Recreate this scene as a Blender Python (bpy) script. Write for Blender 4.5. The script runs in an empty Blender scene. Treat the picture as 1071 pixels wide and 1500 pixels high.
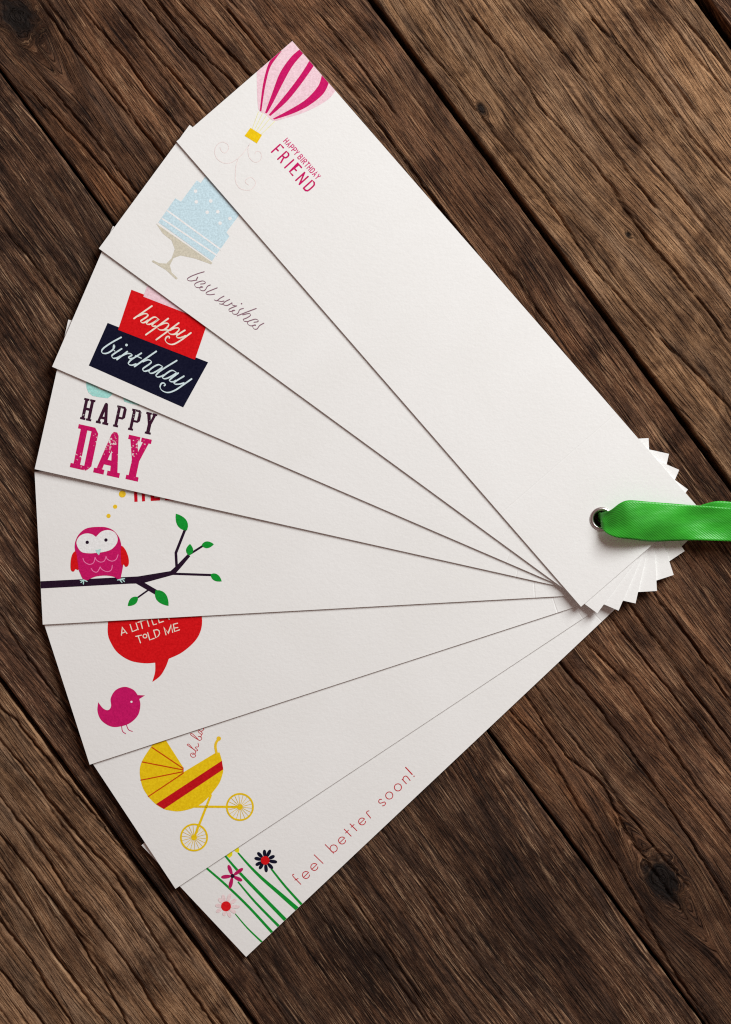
import bpy, bmesh, math
import numpy as np
from mathutils import Vector
from mathutils.geometry import tessellate_polygon

scene = bpy.context.scene
COL = scene.collection

# ------------------------------------------------------------------ scale
K = 50.8 / 224.0 / 1000.0            # metres on the table per unit of the layout drawing (a card is 2 inches = 224 units)
MM = 0.001
def wx(x): return (x - 535.5) * K
def wy(y): return -(y - 750.0) * K

# ------------------------------------------------------------------ camera
CAM_H = 0.80
cam_d = bpy.data.cameras.new('camera')
cam = bpy.data.objects.new('camera', cam_d); COL.objects.link(cam)
cam.location = (0, 0, CAM_H + 0.002)
cam.rotation_euler = (0, 0, 0)
cam_d.sensor_fit = 'VERTICAL'; cam_d.sensor_height = 36.0
cam_d.lens = 36.0 * CAM_H / (1500 * K)
cam_d.clip_start = 0.01; cam_d.clip_end = 50
scene.camera = cam

# ------------------------------------------------------------------ light
world = bpy.data.worlds.new('World'); scene.world = world; world.use_nodes = True
bg = world.node_tree.nodes['Background']
bg.inputs[0].default_value = (1.0, 0.68, 0.60, 1); bg.inputs[1].default_value = 0.21

ld = bpy.data.lights.new('window_light', 'AREA'); ld.shape = 'RECTANGLE'
ld.size = 0.45; ld.size_y = 0.60; ld.energy = 17.6; ld.color = (0.95, 0.985, 0.99)
lo = bpy.data.objects.new('window_light', ld); COL.objects.link(lo)
lo.location = (0.60, 0.66, 0.68)
lo.rotation_euler = (Vector((-0.06, 0.05, 0)) - lo.location).to_track_quat('-Z', 'Y').to_euler()

vs = scene.view_settings
vs.view_transform = 'Standard'; vs.look = 'None'; vs.exposure = 0.0; vs.gamma = 1.0
vs.use_curve_mapping = False
scene.render.engine = 'CYCLES'
scene.cycles.use_denoising = False          # keep the fine grain of wood and paper
scene.cycles.filter_width = 1.15
scene.cycles.use_adaptive_sampling = False

# ------------------------------------------------------------------ node helpers
def lin(r, g, b):
    f = lambda c: (c/255/12.92) if c/255 <= 0.04045 else ((c/255 + 0.055)/1.055)**2.4
    return (f(r), f(g), f(b), 1)
def new_mat(name):
    m = bpy.data.materials.new(name); m.use_nodes = True
    nt = m.node_tree
    return m, nt, nt.nodes['Principled BSDF']
def N(nt, t, **kw):
    n = nt.nodes.new(t)
    for k, v in kw.items(): setattr(n, k, v)
    return n
def noise(nt, vec, scale, detail=3, rough=0.5, dist=0.0):
    n = N(nt, 'ShaderNodeTexNoise'); n.inputs['Scale'].default_value = scale
    n.inputs['Detail'].default_value = detail; n.inputs['Roughness'].default_value = rough
    n.inputs['Distortion'].default_value = dist
    nt.links.new(vec, n.inputs['Vector']); return n.outputs['Fac']
def scaled(nt, vec, sx, sy, sz=1, off=(0, 0, 0)):
    n = N(nt, 'ShaderNodeMapping'); n.inputs['Scale'].default_value = (sx, sy, sz)
    n.inputs['Location'].default_value = off
    nt.links.new(vec, n.inputs['Vector']); return n.outputs['Vector']
def ramp(nt, fac, stops):
    n = N(nt, 'ShaderNodeValToRGB'); cr = n.color_ramp
    while len(cr.elements) < len(stops): cr.elements.new(0.5)
    for e, (p, c) in zip(cr.elements, stops):
        e.position = p; e.color = c if len(c) == 4 else (*c, 1)
    nt.links.new(fac, n.inputs['Fac']); return n.outputs['Color']
def mix(nt, a, b, fac, mode='MIX'):
    n = N(nt, 'ShaderNodeMix', data_type='RGBA', blend_type=mode)
    for i, v in ((6, a), (7, b)):
        if hasattr(v, 'links') or hasattr(v, 'is_linked'): nt.links.new(v, n.inputs[i])
        else: n.inputs[i].default_value = v
    if isinstance(fac, float): n.inputs[0].default_value = fac
    else: nt.links.new(fac, n.inputs[0])
    return n.outputs[2]
def math_n(nt, op, a, b=None, clamp=False):
    n = N(nt, 'ShaderNodeMath', operation=op); n.use_clamp = clamp
    for i, v in ((0, a), (1, b)):
        if v is None: continue
        if isinstance(v, (int, float)): n.inputs[i].default_value = v
        else: nt.links.new(v, n.inputs[i])
    return n.outputs[0]
def bump(nt, bsdf, h, dist, strength=1.0, prev=None):
    n = N(nt, 'ShaderNodeBump'); n.inputs['Distance'].default_value = dist
    n.inputs['Strength'].default_value = strength
    nt.links.new(h, n.inputs['Height'])
    if prev is not None: nt.links.new(prev, n.inputs['Normal'])
    nt.links.new(n.outputs[0], bsdf.inputs['Normal']); return n.outputs[0]

# ------------------------------------------------------------------ paper and ink
def paper_relief(nt, b):
    tc = N(nt, 'ShaderNodeTexCoord').outputs['Object']
    h1 = noise(nt, tc, 1500, 3, 0.6)
    h2 = noise(nt, scaled(nt, tc, 520, 800, 500), 1.0, 3, 0.55)
    h = math_n(nt, 'ADD', math_n(nt, 'MULTIPLY', h1, 0.7), h2)
    bump(nt, b, h, 0.00005, 0.8)
    return tc
def make_paper():
    m, nt, b = new_mat('felt_card_stock')
    tc = paper_relief(nt, b)
    f = noise(nt, tc, 1300, 3, 0.6)
    c = ramp(nt, f, [(0.3, (0.80, 0.795, 0.775)), (0.7, (0.83, 0.825, 0.805))])
    big = ramp(nt, noise(nt, tc, 28, 4, 0.6, 0.6), [(0.3, (0.965, 0.962, 0.955)), (0.7, (1, 1, 1))])
    c = mix(nt, c, big, 1.0, 'MULTIPLY')
    nt.links.new(c, b.inputs['Base Color'])
    b.inputs['Roughness'].default_value = 0.9
    b.inputs['Specular IOR Level'].default_value = 0.1
    return m
PAPER = make_paper()
INK = {}
def ink(name, rgb, wear=0.0, gain=1.12):
    if name in INK: return INK[name]
    m, nt, b = new_mat('ink_' + name)
    tc = paper_relief(nt, b)
    c = lin(*rgb); c = tuple(min(0.86, v*gain) for v in c[:3]) + (1,)
    f = noise(nt, tc, 1500, 3, 0.7)
    d = tuple(v*0.86 for v in c[:3]) + (1,); l = tuple(min(0.88, v*1.12 + 0.004) for v in c[:3]) + (1,)
    out = ramp(nt, f, [(0.32, d), (0.68, l)])
    if wear:
        w = math_n(nt, 'ADD', math_n(nt, 'MULTIPLY', noise(nt, tc, 1150, 4, 0.65), 0.62), math_n(nt, 'MULTIPLY', noise(nt, tc, 190, 2, 0.5), 0.38))
        k = ramp(nt, w, [(wear, (0, 0, 0)), (wear + 0.03, (1, 1, 1))])
        out = mix(nt, out, (0.78, 0.74, 0.72, 1), k)
    nt.links.new(out, b.inputs['Base Color'])
    b.inputs['Roughness'].default_value = 0.85; b.inputs['Specular IOR Level'].default_value = 0.06
    INK[name] = m; return m
MAGENTA = ink('magenta', (186, 18, 92)); PINK = ink('pale_pink', (224, 190, 198)); BLUSH = ink('blush', (232, 200, 200))
GOLD = ink('gold', (226, 186, 16)); ROPE = ink('rope_yellow', (226, 218, 150)); SWIRL = ink('faint_pink', (221, 207, 204))
BLUE = ink('pale_blue', (186, 209, 217)); TAUPE = ink('taupe', (194, 188, 170)); PLUM = ink('plum_line', (130, 98, 110))
WHITE = ink('paper_white', (226, 226, 224)); RED = ink('red', (200, 14, 20)); NAVY = ink('navy', (12, 13, 36))
CREAM = ink('cream', (246, 212, 196)); ICE = ink('ice', (196, 214, 216)); TEAL = ink('teal', (152, 206, 198), 0.60)
PLUMW = ink('worn_plum', (52, 18, 40), 0.60); MAGW = ink('worn_magenta', (188, 14, 90), 0.60)
DARKP = ink('dark_plum', (32, 12, 34)); AQUA = ink('aqua', (172, 210, 204)); ROSE = ink('rose_line', (232, 120, 168))
GREEN = ink('green', (14, 138, 44)); LINER = ink('red_line', (186, 46, 56)); YDOT = ink('ochre', (228, 184, 40))

# ------------------------------------------------------------------ card surface
PIV = (877.0, 760.0)
EYE = (880.0, 760.0)
SP, TH = 0.56*MM, 0.45*MM           # card to card pitch and card thickness
ANG = [49.0, 36.2, 23.3, 12.6, -3.14, -18.0, -33.55, -43.3]
NLOW = [104.5, 113, 112, 109, 110, 112, 109, 113]
UFAR = [821, 823, 822, 821, 821, 820, 816, 816]
LIFT = [2.5, 2.38, 2.25, 2.1, 1.3, 1.1, 0.85, 0.6]
_a = np.array(ANG[::-1]); _i = np.arange(8, 0, -1).astype(float)
def idx_of(deg):
    if deg > 49.0: return 1 - (deg - 49.0)/12.8
    if deg < -43.3: return 8 + (-43.3 - deg)/9.75
    return float(np.interp(deg, _a, _i))
def frame(i):
    a = math.radians(ANG[i]); c, s = math.cos(a), math.sin(a)
    return (-c, -s), (-s, c)
def to_un(i, x, y):
    u, n = frame(i); dx, dy = x - PIV[0], y - PIV[1]
    return dx*u[0] + dy*u[1], dx*n[0] + dy*n[1]
def from_un(i, a, b):
    u, n = frame(i)
    return PIV[0] + a*u[0] + b*n[0], PIV[1] + a*u[1] + b*n[1]
def card_z(i, x, y):
    """top of card i (0 = uppermost) above the planks"""
    dx, dy = x - PIV[0], y - PIV[1]
    r = math.hypot(dx, dy)
    t = min(1.0, max(0.0, (r - 230.0)/600.0))
    g = 1 - 0.72*t
    ua, _ = to_un(i, x, y)
    z = (7 - i)*g
    if t > 0 and ua > 0:
        deg = math.degrees(math.atan2(-dy, -dx))
        z += (1 - g)*max(-0.75, idx_of(deg) - (i + 1) + 0.0)
        z += (1 - g)*0.8
    z = z*SP + (0.75*(1 - t) + 0.12)*MM
    return z + TH + LIFT[i]*MM*t*t

class Card: pass
CARDS = []
def make_card(i, label):
    u0, u1 = -79.0, UFAR[i]; n1 = NLOW[i]; n0 = n1 - 224.0
    hu, hn = to_un(i, *EYE)
    R = 11.6
    us = [u0] + [v for v in np.arange(-60, u1 - 6, 20) if abs(v - hu) > 24 and abs(v - 100) > 8] + [hu-16, hu, hu+16, 98.6, 100, 101.4, u1]
    ns = [n0] + [v for v in np.arange(n0 + 16, n1 - 6, 16) if abs(v - hn) > 22] + [hn-16, hn, hn+16, n1]
    us = sorted(us); ns = sorted(ns)
    loc = Vector((wx(PIV[0]), wy(PIV[1]), 0))
    verts, faces = [], []
    nu, nn = len(us), len(ns)
    # two layers of grid vertices
    for layer in (0, 1):
        for a in us:
            for b in ns:
                x, y = from_un(i, a, b)
                z = card_z(i, x, y) - (TH if layer else 0)
                if not layer and abs(a - 100) < 0.5: z -= 0.07*MM
                verts.append((wx(x) - loc.x, wy(y) - loc.y, z))
    G = lambda l, p, q: l*nu*nn + p*nn + q
    hp, hq = us.index(hu), ns.index(hn)
    for p in range(nu - 1):
        for q in range(nn - 1):
            if p in (hp-1, hp) and q in (hq-1, hq): continue
            faces.append((G(0, p, q), G(0, p+1, q), G(0, p+1, q+1), G(0, p, q+1)))
            faces.append((G(1, p, q), G(1, p, q+1), G(1, p+1, q+1), G(1, p+1, q)))
    ring = [(hp-1, hq-1), (hp, hq-1), (hp+1, hq-1), (hp+1, hq), (hp+1, hq+1), (hp, hq+1), (hp-1, hq+1), (hp-1, hq)]
    base = len(verts)
    for layer in (0, 1):
        for k in range(32):
            t = math.radians(-135 + k*360/32)
            x, y = from_un(i, hu + R*math.cos(t), hn + R*math.sin(t))
            verts.append((wx(x) - loc.x, wy(y) - loc.y, card_z(i, x, y) - (TH if layer else 0)))
    C = lambda l, k: base + l*32 + k % 32
    for k in range(8):
        p1, p2 = ring[k], ring[(k+1) % 8]
        faces.append((G(0, *p1), G(0, *p2), *[C(0, k*4 + 4 - j) for j in range(5)]))
        faces.append((G(1, *p2), G(1, *p1), *[C(1, k*4 + j) for j in range(5)]))
    for k in range(32): faces.append((C(0, k), C(0, k+1), C(1, k+1), C(1, k)))
    for p in range(nu - 1):
        faces.append((G(0, p+1, 0), G(0, p, 0), G(1, p, 0), G(1, p+1, 0)))
        faces.append((G(0, p, nn-1), G(0, p+1, nn-1), G(1, p+1, nn-1), G(1, p, nn-1)))
    for q in range(nn - 1):
        faces.append((G(0, 0, q), G(0, 0, q+1), G(1, 0, q+1), G(1, 0, q)))
        faces.append((G(0, nu-1, q+1), G(0, nu-1, q), G(1, nu-1, q), G(1, nu-1, q+1)))
    me = bpy.data.meshes.new('greeting_card'); me.from_pydata(verts, [], faces)
    bm = bmesh.new(); bm.from_mesh(me); bmesh.ops.recalc_face_normals(bm, faces=bm.faces); bm.to_mesh(me); bm.free()
    me.materials.append(PAPER)
    o = bpy.data.objects.new('greeting_card', me); COL.objects.link(o); o.location = loc
    o['label'] = label; o['category'] = 'card'; o['group'] = 'greeting cards fanned out on the planks'
    c = Card(); c.i = i; c.o = o; c.loc = loc; c.rect = (u0 , u1, n0, n1)
    CARDS.append(c); return c

# ------------------------------------------------------------------ printed shapes
def smooth_path(pts, closed=False, n=6):
    if len(pts) < 3: return list(pts)
    P = [np.array(p, float) for p in pts]
    m = len(P); out = []
    segs = m if closed else m - 1
    for k in range(segs):
        if closed: p0, p1, p2, p3 = P[(k-1) % m], P[k], P[(k+1) % m], P[(k+2) % m]
        else: p0, p1, p2, p3 = P[max(k-1, 0)], P[k], P[k+1], P[min(k+2, m-1)]
        for j in range(n):
            t = j/n
            out.append(tuple(0.5*((2*p1) + (-p0+p2)*t + (2*p0-5*p1+4*p2-p3)*t*t + (-p0+3*p1-3*p2+p3)*t**3)))
    if not closed: out.append(tuple(P[-1]))
    return out
def Z(x0, y0, s):
    return lambda pts: [(x0 + p[0]/s, y0 + p[1]/s) + tuple(v/s for v in p[2:]) for p in pts]

LEVEL = 0.014*MM
class Print:
    """collects flat inked shapes that lie on one card and links them as one mesh"""
    def __init__(s, card, level=1): s.c = card; s.v = []; s.f = []; s.level = level; s.k = 0
    def put(s, x, y, dz=0.0):
        s.v.append((wx(x) - s.c.loc.x, wy(y) - s.c.loc.y, card_z(s.c.i, x, y) + 0.012*MM + s.level*LEVEL + dz))
        return len(s.v) - 1
    def clip(s, pts):
        u0, u1, n0, n1 = s.c.rect; e = 0.15
        P = [to_un(s.c.i, p[0], p[1]) for p in pts]
        for ax, lim, sg in ((0, u0+e, 1), (0, u1-e, -1), (1, n0+e, 1), (1, n1-e, -1)):
            out = []
            for a, b in zip(P, P[1:] + P[:1]):
                da, db = sg*(a[ax]-lim), sg*(b[ax]-lim)
                if da >= 0: out.append(a)
                if (da >= 0) != (db >= 0):
                    t = da/(da-db); out.append((a[0]+(b[0]-a[0])*t, a[1]+(b[1]-a[1])*t))
            P = out
            if not P: return []
        return [from_un(s.c.i, *p) for p in P]
    def poly(s, pts, holes=(), smooth=False):
        if smooth: pts = smooth_path(pts, True, 5)
        pts = s.clip(pts)
        if len(pts) < 3: return s
        s.k += 1; dz = s.k*0.0008*MM
        loops = [pts] + [list(h) for h in holes]
        flat = [p for l in loops for p in l]
        ids = [s.put(p[0], p[1], dz) for p in flat]
        for t in tessellate_polygon([[Vector((p[0], p[1], 0)) for p in l] for l in loops]):
            s.f.append(tuple(ids[j] for j in t))
        return s
    def disc(s, x, y, r, n=24):
        return s.poly([(x + r*math.cos(2*math.pi*k/n), y + r*math.sin(2*math.pi*k/n)) for k in range(n)])
    def ring(s, x, y, r, w, n=40, a0=0, a1=2*math.pi):
        return s.line([(x + r*math.cos(a0+(a1-a0)*k/n), y + r*math.sin(a0+(a1-a0)*k/n)) for k in range(n+1)], w, cap=False)
    def line(s, pts, w, smooth=False, cap=True, pen=None):
        """stroke of width w (number, or one per point as third value); pen=(angle, contrast) swells it like a nib"""
        if isinstance(w, tuple): w0, w1 = w; pts = [(p[0], p[1], w0 + (w1-w0)*k/(len(pts)-1)) for k, p in enumerate(pts)]
        elif len(pts[0]) < 3: pts = [(p[0], p[1], w) for p in pts]
        if smooth: pts = smooth_path(pts)
        q = [pts[0]]
        for p in pts[1:]:
            if math.hypot(p[0]-q[-1][0], p[1]-q[-1][1]) > 0.02: q.append(p)
        pts = q
        if len(pts) < 2: return s
        s.k += 1; m = len(pts); L = []; Rr = []; T = []
        for k in range(m):
            a = pts[max(k-1, 0)]; b = pts[min(k+1, m-1)]
            tx, ty = b[0]-a[0], b[1]-a[1]; l = math.hypot(tx, ty) or 1
            tx, ty = tx/l, ty/l; wd = pts[k][2]/2
            if pen:
                wd *= (1 - pen[1]) + pen[1]*abs(math.cos(math.atan2(ty, tx) - pen[0]))**1.5
            elif 0 < k < m-1 and not smooth:
                c = pts[k]; e1 = ((c[0]-a[0]), (c[1]-a[1])); l1 = math.hypot(*e1) or 1
                cosv = max(0.45, (e1[0]*tx + e1[1]*ty)/l1); wd /= cosv
            dz = s.k*0.0008*MM + 0.0006*MM*k/m
            L.append(s.put(pts[k][0] - ty*wd, pts[k][1] + tx*wd, dz)); Rr.append(s.put(pts[k][0] + ty*wd, pts[k][1] - tx*wd, dz))
            T.append((tx, ty, wd, dz))
        for k in range(m-1): s.f.append((L[k], L[k+1], Rr[k+1], Rr[k]))
        if cap:
            for k, sg in ((0, -1), (m-1, 1)):
                tx, ty, wd, dz = T[k]; arc = []
                for j in range(1, 6):
                    t = math.pi*j/6; cx, sx = math.cos(t), math.sin(t)
                    arc.append(s.put(pts[k][0] - ty*wd*cx + sg*tx*wd*sx, pts[k][1] + tx*wd*cx + sg*ty*wd*sx, dz))
                s.f.append((L[k], *arc, Rr[k]))
        return s
    def build(s, name, mat, parent=None, label=None):
        me = bpy.data.meshes.new(name); me.from_pydata(s.v, [], s.f)
        bm = bmesh.new(); bm.from_mesh(me)
        flat = s.level*LEVEL + 0.012*MM
        off = bm.verts.layers.float.new('off')
        def cz(v): return card_z(s.c.i, (v.co.x + s.c.loc.x)/K + 535.5, 750 - (v.co.y + s.c.loc.y)/K)
        for v in bm.verts: v[off] = v.co.z - cz(v)
        for _ in range(4):
            long = [e for e in bm.edges if e.calc_length() > 16*K]
            if not long: break
            bmesh.ops.subdivide_edges(bm, edges=long, cuts=1, use_grid_fill=True)
            bmesh.ops.triangulate(bm, faces=bm.faces[:])
        for v in bm.verts: v.co.z = cz(v) + max(v[off], flat)
        for f in bm.faces:
            f.normal_update()
            if f.normal.z < 0: f.normal_flip()
        bm.to_mesh(me); bm.free()
        me.materials.append(mat)
        o = bpy.data.objects.new(name, me); COL.objects.link(o); o.parent = parent or s.c.o
        if label: o['label'] = label
        return o

# capitals as strokes in a unit box
CAPS = {
 'F': [[(0,0),(0,1),(1,1)], [(0,.5),(.72,.5)]],
 'R': [[(0,0),(0,1),(.62,1),(.9,.93),(1,.78),(.92,.6),(.65,.5),(0,.5)], [(.55,.5),(.98,0)]],
 'I': [[(0,0),(0,1)]],
 'E': [[(1,1),(0,1),(0,0),(1,0)], [(0,.5),(.75,.5)]],
 'N': [[(0,0),(0,1)], [(0,1),(1,0)], [(1,0),(1,1)]],
 'D': [[(0,0),(0,1),(.6,1),(.92,.88),(1,.7),(1,.3),(.92,.12),(.6,0),(0,0)]],
 'H': [[(0,0),(0,1)], [(1,0),(1,1)], [(0,.5),(1,.5)]],
 'A': [[(0,0),(.5,1),(1,0)], [(.2,.32),(.8,.32)]],
 'P': [[(0,0),(0,1),(.65,1),(.95,.9),(1,.74),(.95,.57),(.65,.46),(0,.46)]],
 'Y': [[(0,1),(.5,.45),(1,1)], [(.5,.45),(.5,0)]],
 'B': [[(0,0),(0,1),(.65,1),(.92,.88),(.9,.64),(.65,.52),(0,.52)], [(.65,.52),(.95,.42),(1,.24),(.9,.06),(.65,0),(0,0)]],
 'T': [[(0,1),(1,1)], [(.5,1),(.5,0)]],
}
def caps(pr, ch, o, ex, ey, w):
    for st in CAPS[ch]:
        pr.line([(o[0] + a*ex[0] + b*ey[0], o[1] + a*ex[1] + b*ey[1]) for a, b in st], w, cap=True)
def leaf(pr, base, tip, w, z):
    (bx, by), (tx, ty) = base, tip; dx, dy = tx-bx, ty-by; l = math.hypot(dx, dy); nx, ny = -dy/l, dx/l
    pts = []
    for sg in (1, -1):
        for k in range(9):
            t = k/8 if sg > 0 else 1 - k/8
            h = w/2*math.sin(math.pi*t**0.85)**0.85*sg if 0 < t < 1 else 0
            pts.append((bx + dx*t + nx*h, by + dy*t + ny*h))
    pr.poly(z(pts[:9] + pts[10:-1]))
def petal(pr, c, tip, r0, w, z):
    dx, dy = tip[0]-c[0], tip[1]-c[1]; l = math.hypot(dx, dy); dx, dy = dx/l, dy/l
    pts = []
    for k in range(20):
        t = 2*math.pi*k/20
        a = (r0 + l)/2 + (l - r0)/2*math.cos(t); b = w/2*math.sin(t)*(1 + 0.25*math.cos(t))
        pts.append((c[0] + dx*a - dy*b, c[1] + dy*a + dx*b))
    pr.poly(z(pts))

# ================================================================== TABLE
D = (0.594, 0.8045); PD = (0.8045, -0.594)      # along and across the planks
def vnoise(x, y, seed):
    x0 = np.floor(x).astype(np.int64); y0 = np.floor(y).astype(np.int64)
    fx, fy = x - x0, y - y0
    fx = fx*fx*fx*(fx*(fx*6-15)+10); fy = fy*fy*fy*(fy*(fy*6-15)+10)
    def h(a, b):
        v = (a*374761393 + b*668265263 + seed*1442695041) & 0xffffffff
        v = ((v ^ (v >> 13))*1274126177) & 0xffffffff
        v = ((v ^ (v >> 16))*2246822519) & 0xffffffff
        return ((v ^ (v >> 15)) & 0xffffff)/float(0xffffff)
    return (h(x0, y0)*(1-fx) + h(x0+1, y0)*fx)*(1-fy) + (h(x0, y0+1)*(1-fx) + h(x0+1, y0+1)*fx)*fy
def fbm(x, y, seed, o=4, gain=0.5):
    t = 0; a = 1; s = 0
    for k in range(o):
        t = t + a*vnoise(x*2**k, y*2**k, seed + 17*k); s += a; a *= gain
    return t/s
def sw(p): return (p[0]*D[0] + p[1]*D[1], p[0]*PD[0] + p[1]*PD[1])

def wood_mat(name, light, midc, dark, fleck, grey, coarse, seed, streak=1.0, blotchy=1.0):
    m, nt, b = new_mat(name)
    uv = N(nt, 'ShaderNodeUVMap'); uv.uv_map = 'grain'
    uv = uv.outputs['UV']
    off = (seed*13.1, seed*7.7, seed*3.3)
    wide = noise(nt, scaled(nt, uv, 0.13, 0.010, 1, off), 1, 4, 0.6, 0.4)
    band = noise(nt, scaled(nt, uv, 0.55*coarse, 0.020, 1, off), 1, 5, 0.65, 0.3)
    fib = noise(nt, scaled(nt, uv, 1.25, 0.034, 1, off), 1, 5, 0.68, 0.1)
    vein = noise(nt, scaled(nt, uv, 0.75, 0.006, 1, (seed*9.1, 2.0, 0)), 1, 4, 0.7)
    fine = noise(nt, scaled(nt, uv, 2.1, 0.20, 1, off), 1, 4, 0.7)
    grit = noise(nt, scaled(nt, uv, 1.3, 0.75, 1, off), 1, 4, 0.75)
    mott = noise(nt, scaled(nt, uv, 0.22, 0.13, 1, (seed*5.0, 1.0, 0)), 1, 5, 0.7, 0.6)
    blot = noise(nt, scaled(nt, uv, 0.06, 0.035, 1, off), 1, 6, 0.65, 0.8)
    t = math_n(nt, 'ADD', math_n(nt, 'MULTIPLY', wide, 0.24), math_n(nt, 'MULTIPLY', band, 0.30))
    t = math_n(nt, 'ADD', t, math_n(nt, 'MULTIPLY', mott, 0.30*blotchy))
    t = math_n(nt, 'ADD', t, math_n(nt, 'MULTIPLY', grit, 0.18))
    t = math_n(nt, 'ADD', t, math_n(nt, 'MULTIPLY', vein, 0.34))
    t = math_n(nt, 'ADD', t, math_n(nt, 'MULTIPLY', fib, 0.42*streak))
    t = math_n(nt, 'ADD', t, math_n(nt, 'MULTIPLY', fine, 0.30*streak))
    t = math_n(nt, 'DIVIDE', t, 1.06 + 0.30*blotchy + 0.72*streak)
    col = ramp(nt, t, [(0.41, dark), (0.49, midc), (0.575, light)])
    gm = ramp(nt, noise(nt, scaled(nt, uv, 0.16, 0.022, 1, (seed*2.1, 5.5, 0)), 1, 4, 0.6, 0.5), [(0.46, (0, 0, 0)), (0.66, (1, 1, 1))])
    col = mix(nt, col, mix(nt, col, grey, 0.30), gm)
    st = ramp(nt, blot, [(0.36, (0.36, 0.31, 0.29)), (0.52, (1, 1, 1))])
    col = mix(nt, col, st, 0.9, 'MULTIPLY')
    # rubbed fibres catch pale wood, pores keep dark wax
    fl = ramp(nt, math_n(nt, 'ADD', math_n(nt, 'MULTIPLY', noise(nt, scaled(nt, uv, 2.2, 0.075, 1, (3.3, seed*1.7, 0)), 1, 3, 0.7), 0.7), math_n(nt, 'MULTIPLY', wide, 0.3)), [(0.535, (0, 0, 0)), (0.60, (1, 1, 1))])
    col = mix(nt, col, fleck, math_n(nt, 'MULTIPLY', fl, min(0.85, 0.62*streak)))
    po = ramp(nt, noise(nt, scaled(nt, uv, 1.9, 0.06, 1, (7.3, seed*2.9, 0)), 1, 3, 0.6), [(0.36, (0.22, 0.18, 0.17)), (0.46, (1, 1, 1))])
    col = mix(nt, col, po, 0.9, 'MULTIPLY')
    # growth lines: thin dark late wood running the length of the board
    gr_ = noise(nt, scaled(nt, uv, 0.16*coarse, 0.0045, 1, (seed*4.4, 3.0, 0)), 1, 3, 0.55)
    pp = math_n(nt, 'PINGPONG', math_n(nt, 'ADD', math_n(nt, 'MULTIPLY', gr_, 13.0), math_n(nt, 'MULTIPLY', fine, 0.35)), 0.5)
    gl = ramp(nt, pp, [(0.02, (0.38, 0.34, 0.32)), (0.13, (1, 1, 1))])
    col = mix(nt, col, gl, 0.8, 'MULTIPLY')
    kn = N(nt, 'ShaderNodeAttribute'); kn.attribute_name = 'knot'
    col = mix(nt, col, (0.010, 0.007, 0.006, 1), kn.outputs['Fac'])
    tn = N(nt, 'ShaderNodeAttribute'); tn.attribute_name = 'tone'
    col = mix(nt, col, tn.outputs['Color'], 1.0, 'MULTIPLY')
    nt.links.new(col, b.inputs['Base Color'])
    r = ramp(nt, t, [(0.3, (0.85, 0.85, 0.85)), (0.7, (0.6, 0.6, 0.6))])
    nt.links.new(r, b.inputs['Roughness']); b.inputs['Specular IOR Level'].default_value = 0.14
    h = math_n(nt, 'ADD', math_n(nt, 'MULTIPLY', fib, 0.8), math_n(nt, 'MULTIPLY', fine, 0.5))
    h = math_n(nt, 'ADD', h, math_n(nt, 'MULTIPLY', grit, 0.45))
    h = math_n(nt, 'ADD', h, math_n(nt, 'MULTIPLY', math_n(nt, 'MINIMUM', pp, 0.13), 3.0))
    bump(nt, b, h, 0.0016, 0.9)
    return m

root = bpy.data.objects.new('table_top', None); COL.objects.link(root)
root['kind'] = 'structure'; root['label'] = 'dark weathered wooden plank table top under the cards'

def grid_1d(a, b, fa, fb, fine, coarse):
    v = list(np.arange(a, fa, coarse)) + list(np.arange(max(a, fa), min(b, fb), fine)) + list(np.arange(min(b, fb), b, coarse)) + [b]
    v = np.array(sorted(set(np.round(v, 3)))); keep = np.concatenate([[True], np.diff(v) > fine*0.3]); return v[keep]

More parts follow.
